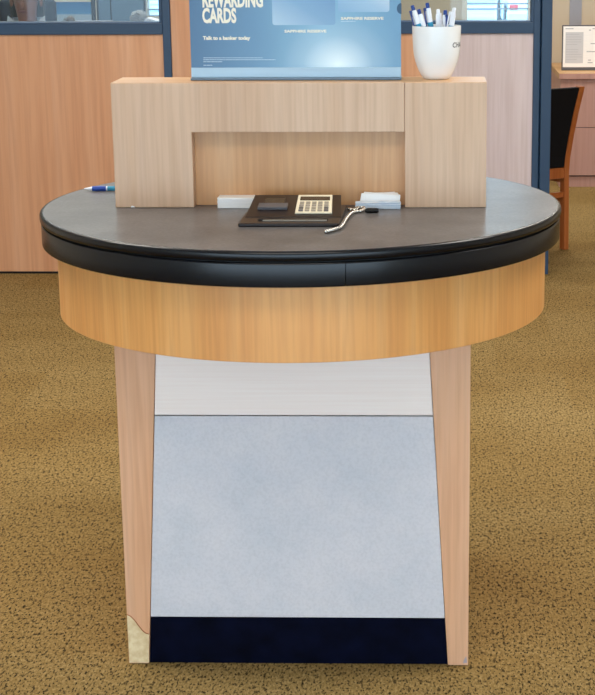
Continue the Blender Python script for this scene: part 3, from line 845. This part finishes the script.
# filing cabinets whose tops hide just under the sill, and what lies on them
def cabinet(x0, x1, y0, z1, label):
    o = thing('filing_cabinet', label, 'cabinet', ((x0+x1)/2, y0+.2, 0))
    obj('body', BM().box(x0, x1, y0, y0+.42, .0, z1), M['stripe'], o, bevel=.003)
    for k in range(3):
        zz0 = .06+k*(z1-.08)/3
        d = obj('drawer', BM().box(x0+.012, x1-.012, y0-.014, y0-.0005, zz0, zz0+(z1-.08)/3-.01), M['stripe'], o, bevel=.002)
        obj('handle', BM().box((x0+x1)/2-.05, (x0+x1)/2+.05, y0-.028, y0-.0145, zz0+.2, zz0+.215), M['silver'], d)
    return o
YQ = 9.4
k0, k1 = at(56, 21, YQ), at(100, 21, YQ)
zc_ = k0.z-.012
cabinet(k0.x, k1.x, YQ, zc_, 'grey filing cabinet behind the partition right of the seated person')
q = at(71, 20, YQ+.15)
M['brown'] = mat('brown glaze', (96,78,58), .5)
bp_ = thing('ornament', 'small brown rounded ornament behind the left glass by the blue board', 'ornament', (q.x, YQ+.15, zc_))
obj('body', BM().lathe([(0,0),(.020,0),(.026,.012),(.024,.026),(.015,.036),(.010,.040),(0,.041)], 20), M['brown'], bp_, local=True, smooth=True)
obj('spout', BM().tube([(-.018,0,.014),(-.034,0,.022),(-.040,0,.014)], [.008,.006,.004], 8), M['brown'], bp_, local=True, smooth=True)
k0, k1 = at(124, 21, YQ), at(168, 21, YQ)
cabinet(k0.x, k1.x, YQ, zc_, 'grey filing cabinet behind the left glass next to the blue post')
# crumpled pale bag and papers lying there
gx0, gx1 = at(131, 20, YQ+.2).x, at(147, 20, YQ+.2).x
gb = BM(); gb.ball(((gx0+gx1)/2, YQ+.2, zc_+.030), 1, ((gx1-gx0)/2, .06, .034), 20)
rr = random.Random(3)
for v in gb.b.verts: v.co += Vector((rr.uniform(-1,1)*.011, rr.uniform(-1,1)*.011, rr.uniform(-1,1)*.012)); v.co.z = max(v.co.z, zc_+.0006)
o = obj('crumpled_bag', gb, mat('crumpled pale plastic', (158,160,162), .5), None, origin=((gx0+gx1)/2, YQ+.2, zc_))
tag(o, 'crumpled pale bag behind the left glass near the blue post', 'bag')
fx0, fx1 = at(147.5, 20, YQ+.22).x, at(160, 20, YQ+.22).x
o = obj('loose_paper', BM().prism([(fx0,YQ+.15,zc_+.001),(fx1,YQ+.15,zc_+.001),(fx1,YQ+.15,zc_+.006),(fx1-.03,YQ+.15,zc_+.018),(fx0+.01,YQ+.15,zc_+.026),(fx0,YQ+.15,zc_+.02)], (0,.14,0)), M['paper'], None, origin=((fx0+fx1)/2, YQ+.2, zc_))
tag(o, 'curled white paper behind the left glass beside the crumpled bag', 'paper')

# ------------------------------------------------------------------ car parked outside the right window
car = thing('car', 'pale parked car glimpsed outside the right office window', 'car', (2.05, 26, -.1), rot=(0,0,0))
carb = mat('pale silver paint', (206,216,224), .25, .2, coat=.5)
prof = [(-.0,.28),(.0,.62),(.05,.86),(.35,.93),(.95,1.42),(2.3,1.45),(3.05,.98),(4.1,.86),(4.3,.62),(4.3,.28)]
obj('body', BM().prism([(-.86, y, z) for y, z in prof], (1.72,0,0)), carb, car, local=True, bevel=.06, seg=4)
obj('bumper', BM().box(-.88,.88,-.10,.12,.30,.56), carb, car, local=True, bevel=.04, seg=3)
obj('rear_window', BM().prism([(-.62,.40,.975),(.62,.40,.975),(.56,.90,1.38),(-.56,.90,1.38)], (0,-.02,.03)), M['lcd'], car, local=True)
red = mat('red lens', (210,50,50), .3)
for s in (-1, 1):
    obj('tail_light', BM().box(min(s*.70,s*.84), max(s*.70,s*.84), -.03, .06, .58, .66), red, car, local=True, bevel=.01)
    for y in (.75, 3.4):
        w = obj('wheel', BM().lathe([(.0,-.10),(.20,-.10),(.31,-.09),(.32,-.05),(.32,.05),(.31,.09),(.20,.10),(0,.10)], 28), M['black'], car, local=True, smooth=True)
        w.location = (s*.80, y, .32); w.rotation_euler = (0, PI/2, 0)
obj('number_plate', BM().box(-.16,.16,-.115,-.1005,.40,.52), M['stripe'], car, local=True)

# ------------------------------------------------------------------ light
w = bpy.data.worlds.new('world'); S.world = w; w.use_nodes = True
bg = w.node_tree.nodes['Background']
bg.inputs[0].default_value = (.64, .83, 1.0, 1); bg.inputs[1].default_value = 4.2
S.view_settings.view_transform = 'Standard'; S.view_settings.look = 'None'
S.view_settings.gamma = 1; S.view_settings.use_curve_mapping = False
S.view_settings.exposure = .34
